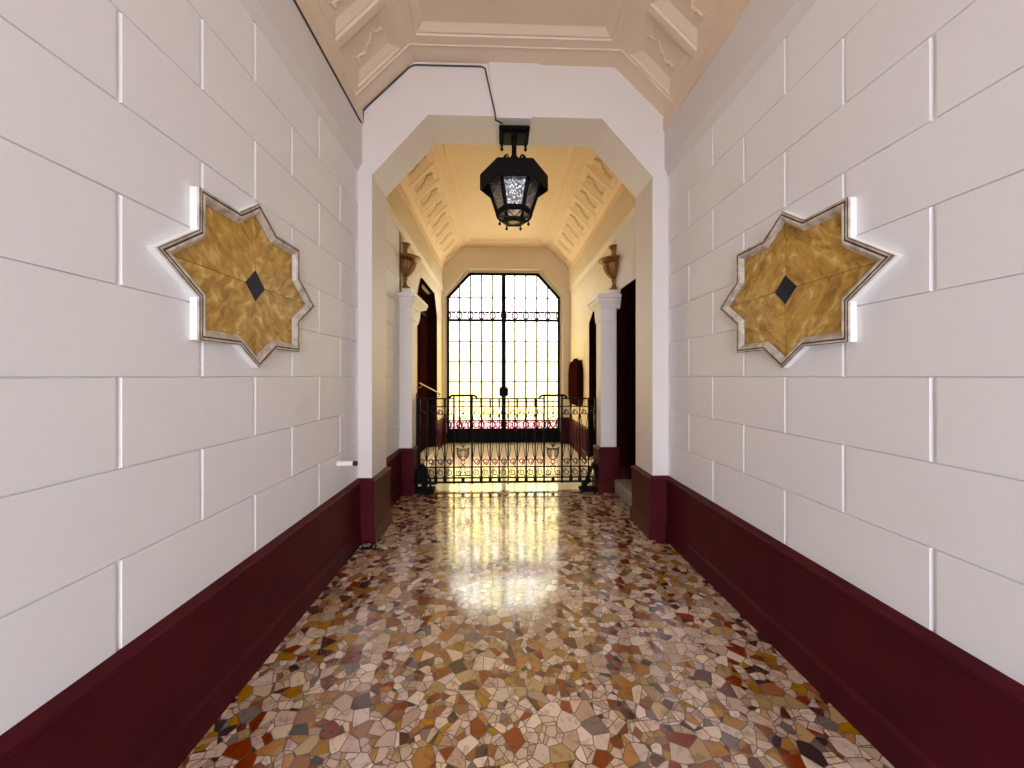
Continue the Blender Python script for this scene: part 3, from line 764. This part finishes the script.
def gate_leaf(x0, label, posts, end):
    global scroll_proto
    root = thing('iron_gate', label, 'gate', (x0, GY, 0), 'leaves of the wrought iron gate')
    n = 10
    def box(name, xa, xb, w, za, zb):
        mb = MB(); mb.box(xa, xb, -w, w, za, zb); return mb.build(name, M['iron'], root)
    xe = P_*n
    wa, wb = (.036, .009) if end == 0 else (.009, .036)
    box('stile', 0, wa, .014, .04, 1.13); box('stile', xe-wb, xe-.001, .014, .04, 1.13)
    p0, p1 = posts; xa, xb = p0*P_, p1*P_
    for z, h in ((1.016, .006), (.258, .007), (.123, .008), (.068, .011)): box('rail', .011, xe-.004, .010, z-h, z+h)
    box('rail', .011, xa, .011, 1.108, 1.124); box('rail', xb, xe-.004, .011, 1.108, 1.124)
    mb = MB()
    pts = [(xa-.06, 0, 1.116), (xa-.055, 0, 1.135), (xa-.03, 0, 1.152)]+[(xa-.02+(xb-xa+.04)*t/6, 0, 1.156) for t in range(7)]+[(xb+.03, 0, 1.152), (xb+.055, 0, 1.135), (xb+.06, 0, 1.116)]
    mb.tube(pts, .014, 8); mb.build('raised_top_rail', M['iron'], root)
    for k in range(1, n):
        x = k*P_
        mb = MB()
        if k in posts: mb.box(x-.011, x+.011, -.012, .012, .05, 1.15)
        elif p0 < k < p1: mb.box(x-.006, x+.006, -.008, .008, .93, 1.15); b2_ = MB(); b2_.box(x-.02, x+.02, -.012, .012, .07, .123); b2_.build('foot_block', M['iron'], root)
        else:
            mb.box(x-.0075, x+.0075, -.0075, .0075, .07, 1.116); mb.box(x-.02, x+.02, -.013, .013, .07, .12)
            mb.box(x-.0115, x+.0115, -.0115, .0115, .12, .26)
            for z in (.358, .897): mb.ball((x, 0, z), .015, 7)
            mb.box(x-.012, x+.012, -.012, .012, 1.016, 1.11)
        mb.build('bar', M['iron'], root)
    for k in range(n):
        if p0 <= k < p1: continue
        cx = (k+.5)*P_
        if scroll_proto is None:
            scroll_proto = bay_scroll_mesh().build('scroll', M['iron'], root); o = scroll_proto
        else:
            o = scroll_proto.copy(); col.objects.link(o); o.parent = root
        o.location = (cx, 0, 0)
    # urn panel
    cx = (xa+xb)/2; mb = MB(); r = .0055
    for s in (-1, 1):
        T = lambda pts, rr=r: mb.tube([(cx+s*a, 0, z) for a, z in pts], rr, 5)
        T([(.005, .345), (.035, .36), (.062, .40), (.072, .45), (.070, .485)], .007)     # bowl side
        T([(.0, .485), (.05, .485), (.085, .495), (.09, .50)]); T([(.0, .47), (.068, .47)])
        T([(.025, .47), (.028, .42), (.018, .38)]); T([(.05, .47), (.052, .42), (.03, .375)])
        T([(.0, .285), (.028, .26), (.03, .24), (.012, .22), (.015, .19), (.05, .16), (.075, .15)])
        T([(.08, .15), (.088, .18), (.078, .21), (.06, .205), (.058, .185), (.07, .18)])
        T([(.03, .16), (.03, .20), (.045, .215), (.05, .2)])
        T([(.0, .50), (.03, .56), (.06, .66), (.062, .78), (.03, .86), (.0, .90)])
        T([(.0, .72), (.03, .80), (.055, .87), (.075, .90), (.09, .885)])
        T([(.03, .86), (.05, .94), (.03, .98), (.015, .96)]); T([(.0, .60), (.02, .63), (.025, .70), (.0, .75)])
    mb.tube([(cx+.026*cos(t*pi/6), 0, .318+.026*sin(t*pi/6)) for t in range(12)], r, 5, True)
    mb.tube([(cx, 0, .5), (cx, 0, .94)], .0045, 5)
    mb.tube([(cx-.1, 0, .15), (cx+.1, 0, .15)], .006, 5); mb.ball((cx, 0, .93), .017, 7)
    mb.build('urn_ornament', M['iron'], root)
    return root
gate_leaf(GX0, 'left leaf of the low black wrought iron scroll gate across the corridor', (4, 6), 0)
gate_leaf(GX0+P_*10, 'right leaf of the low black wrought iron scroll gate across the corridor', (4, 6), 1)
# hinge posts
t = thing('gate_post', 'thin black iron hinge post beside the left pillar', 'post', (-1.047, 4.755, 0), 'hinge posts of the gate')
mb = MB(); mb.box(-.008, .012, -.012, .012, 0, 1.17); mb.build('shaft', M['iron'], t)
for z in (1.0, .38):
    mb = MB(); mb.box(.0, .03, -.02, .02, z, z+.05); mb.build('hinge', M['iron'], t)
mb = MB(); mb.tube([(.002, 0, 1.165), (.002, 0, 1.19)], .012, 8, r2=.003); mb.build('finial', M['iron'], t)
t = thing('gate_post', 'black iron hinge post with spike and round lock plate by the right pillar', 'post', (1.257, 4.79, 0), 'hinge posts of the gate')
mb = MB(); mb.box(-.010, .016, -.014, .014, 0, 1.2); mb.build('shaft', M['iron'], t)
mb = MB(); mb.tube([(.002, 0, 1.19), (.002, 0, 1.28)], .012, 8, r2=.003); mb.build('spike', M['iron'], t)
mb = MB(); mb.prism([(.035*cos(a)*1.0, .91+.12*sin(a)) for a in [k*pi/8 for k in range(16)]], -.05, -.028, 'x')
mb.prism([(.03*cos(a), .77+.05*sin(a)) for a in [k*pi/6 for k in range(12)]], -.045, -.028, 'x'); mb.box(-.03, .0, -.02, .02, .86, .96); mb.build('lock_plate', M['iron'], t)

# closers at the foot of the gate
t = thing('gate_motor', 'bulky black gate opener on the floor beside the left pillar', 'gate opener', (-.93, 4.56, 0), 'gate openers')
mb = MB(); mb.bbox(-.075, .055, -.075, .075, .05, .29, .02); mb.lathe([(.055, .0), (.055, .03), (.03, .045), (.03, .06)], (-.01, 0, .275), 14); mb.build('housing', M['iron'], t)
mb = MB(); mb.bbox(-.09, .14, -.085, .085, 0, .045, .008); mb.box(-.05, .03, -.06, .06, .04, .06); mb.build('base_plate', M['iron'], t)
mb = MB(); mb.tube([(.05, -.0, .12), (.10, .02, .10), (.15, .07, .09)], .02, 8); mb.tube([(.05, 0, .20), (.085, .01, .16), (.09, .01, .05)], .014, 8); mb.build('arm', M['iron'], t)
mb = MB(); mb.box(-.04, -.005, -.079, -.074, .09, .115); mb.build('label_plate', M['steel'], t, label='small bright metal plate')
t = thing('gate_motor', 'black gate opener with slanting strut on the floor beside the right pillar', 'gate opener', (1.14, 4.56, 0), 'gate openers')
mb = MB(); mb.bbox(.025, .085, -.06, .06, .03, .31, .012); mb.bbox(-.02, .09, -.045, .045, .27, .33, .012); mb.build('housing', M['iron'], t)
mb = MB(); mb.tube([(-.115, 0, .05), (-.08, 0, .12), (-.03, 0, .28), (.03, 0, .30)], .022, 8); mb.tube([(-.10, -.02, .07), (-.04, -.03, .12), (-.06, -.02, .2)], .010, 6); mb.build('arm', M['iron'], t)
mb = MB(); mb.bbox(-.17, .09, -.07, .07, 0, .04, .008); mb.bbox(-.14, -.08, -.04, .04, .035, .10, .01); mb.build('base_plate', M['iron'], t)

# ---------------------------------------------------------------- small things
t = thing('handrail', 'slim sloping brass handrail in front of the dark left doorway', 'handrail', (XL, 5.3, 1.29))
mb = MB(); mb.tube([(.085, -.10, .015), (.085, .9, -.115), (.085, 1.66, -.215), (.085, 1.72, -.225), (.06, 1.76, -.23), (.03, 1.76, -.23)], .010, 8); mb.build('rail', M['brass'], t)
for y, z in ((.10, -.01), (1.72, -.225)):
    mb = MB(); mb.tube([(.0, y, z-.04), (.05, y, z-.05), (.085, y, z-.01)], .008, 6); mb.lathe([(.02, 0), (.02, .006)], (.012, y, z-.043), 10); mb.build('bracket', M['brass'], t)
t = thing('wall_cabinet', 'small dark wooden cabinet with cut corners on the cream right wall', 'cabinet', (XR, 7.03, .86))
pg = [(-.42, 0), (-.52, .12), (-.52, .66), (-.42, .78), (.42, .78), (.52, .66), (.52, .12), (.42, 0)]
mb = MB(); mb.prism(pg, -.07, 0, 'x'); mb.build('body', M['darkwood'], t)
mb = MB(); mb.prism(offset_poly(pg, .06), -.085, -.069, 'x'); mb.ball((-.09, -.02, .40), .012, 8); mb.build('door', M['darkwood'], t)
mb = MB(); mb.prism([(-.40, .78), (-.44, .82), (-.25, .815), (-.12, .84), (0, .87), (.12, .84), (.25, .815), (.44, .82), (.40, .78)], -.06, 0, 'x'); mb.build('crest', M['darkwood'], t)
t = thing('door_stop', 'white rod door stop with black rubber tip sticking out of the left wall', 'door stop', (XL, 2.80, .755))
mb = MB(); mb.tube([(0, 0, 0), (.115, 0, 0)], .020, 12); mb.lathe([(.0, 0)], (0, 0, 0), 3) if False else None; mb.build('rod', M['white'], t)
mb = MB(); mb.tube([(.115, 0, 0), (.14, 0, 0)], .019, 12); mb.build('rubber_tip', M['rubber'], t)
t = thing('floor_latch', 'small steel latch on the floor at the foot of the left arch pillar', 'latch', (-1.085, 3.09, 0))
mb = MB(); mb.bbox(-.055, .075, -.03, .03, 0, .010, .003); mb.build('base_plate', M['iron'], t)
mb = MB(); mb.bbox(-.03, .03, -.012, .012, .010, .035, .004); mb.build('hook', M['steel'], t)
for x in (-.045, .06):
    mb = MB(); mb.lathe([(.008, .010), (.008, .02), (.003, .024)], (x, -.012, 0), 8); mb.build('bolt', M['steel'], t)
# cable
mb = MB()
mb.tube([(-1.156, Y0+.03, 3.512), (-1.156, 3.15, 3.512), (-1.156, 3.19, 3.53), (-1.15, 3.193, 3.63), (-1.12, 3.193, 3.665), (-.77, 3.193, 4.005), (-.72, 3.193, 4.03), (-.16, 3.193, 4.03), (-.125, 3.19, 4.01), (-.118, 3.19, 3.97), (-.040, 3.19, 3.62), (-.040, 3.20, 3.583), (.02, 3.24, 3.580)], .0065, 6)
mb.build('electric_cable', M['cable'], label='thin dark cable running along the cornice and over the arch to the lantern', category='cable')

# ---------------------------------------------------------------- light
w = bpy.data.worlds.new('sky'); sc.world = w; w.use_nodes = True; nt = w.node_tree
bg = nt.nodes['Background']
tc = N(nt, 'ShaderNodeTexCoord'); sp = N(nt, 'ShaderNodeSeparateXYZ'); L(nt, tc.outputs['Generated'], sp.inputs[0])
f = ramp(nt, math_(nt, 'ADD', math_(nt, 'MULTIPLY', sp.outputs[1], .5), .5), [(.35, (0, 0, 0)), (.65, (1, 1, 1))])
SKY_FRONT, SKY_BACK = 6.6, 10.0
c = mixc(nt, f, tuple(SKY_BACK*k for k in (.93, .98, 1.08)), tuple(SKY_FRONT*k for k in (1., .985, .97)))
L(nt, c, bg.inputs[0]); bg.inputs[1].default_value = 1.
w.cycles.sampling_method = 'MANUAL'; w.cycles.sample_map_resolution = 512
def portal(loc, rot, sx, sy):
    l = bpy.data.lights.new('portal', 'AREA'); l.shape = 'RECTANGLE'; l.size = sx; l.size_y = sy; l.cycles.is_portal = True
    o = bpy.data.objects.new('sky_portal', l); o.location = loc; o.rotation_euler = rot; col.objects.link(o)
portal((.13, Y0-.34, 1.6), (radians(90), 0, 0), 2.28, 3.2)      # faces +Y
portal((.08, 8.06, 1.8), (radians(-90), 0, 0), 2.5, 3.7)     # faces -Y

# ---------------------------------------------------------------- camera
cam = bpy.data.cameras.new('camera'); co = bpy.data.objects.new('camera', cam); col.objects.link(co)
cam.sensor_width = 36; cam.lens = 375/1024*36; cam.clip_start = .02
cam.shift_y = (384-376)/1024*-1
co.location = (0, 0, 1.4); co.rotation_euler = (radians(90), 0, radians(-1.83))
sc.camera = co
sc.view_settings.view_transform = 'Standard'; sc.view_settings.look = 'None'; sc.view_settings.gamma = 1
sc.view_settings.use_curve_mapping = False
sc.view_settings.exposure = 0.08
sc.cycles.max_bounces = 14; sc.cycles.diffuse_bounces = 8; sc.cycles.glossy_bounces = 5; sc.cycles.transparent_max_bounces = 16
sc.cycles.use_denoising = True
sc.cycles.sample_clamp_indirect = 8
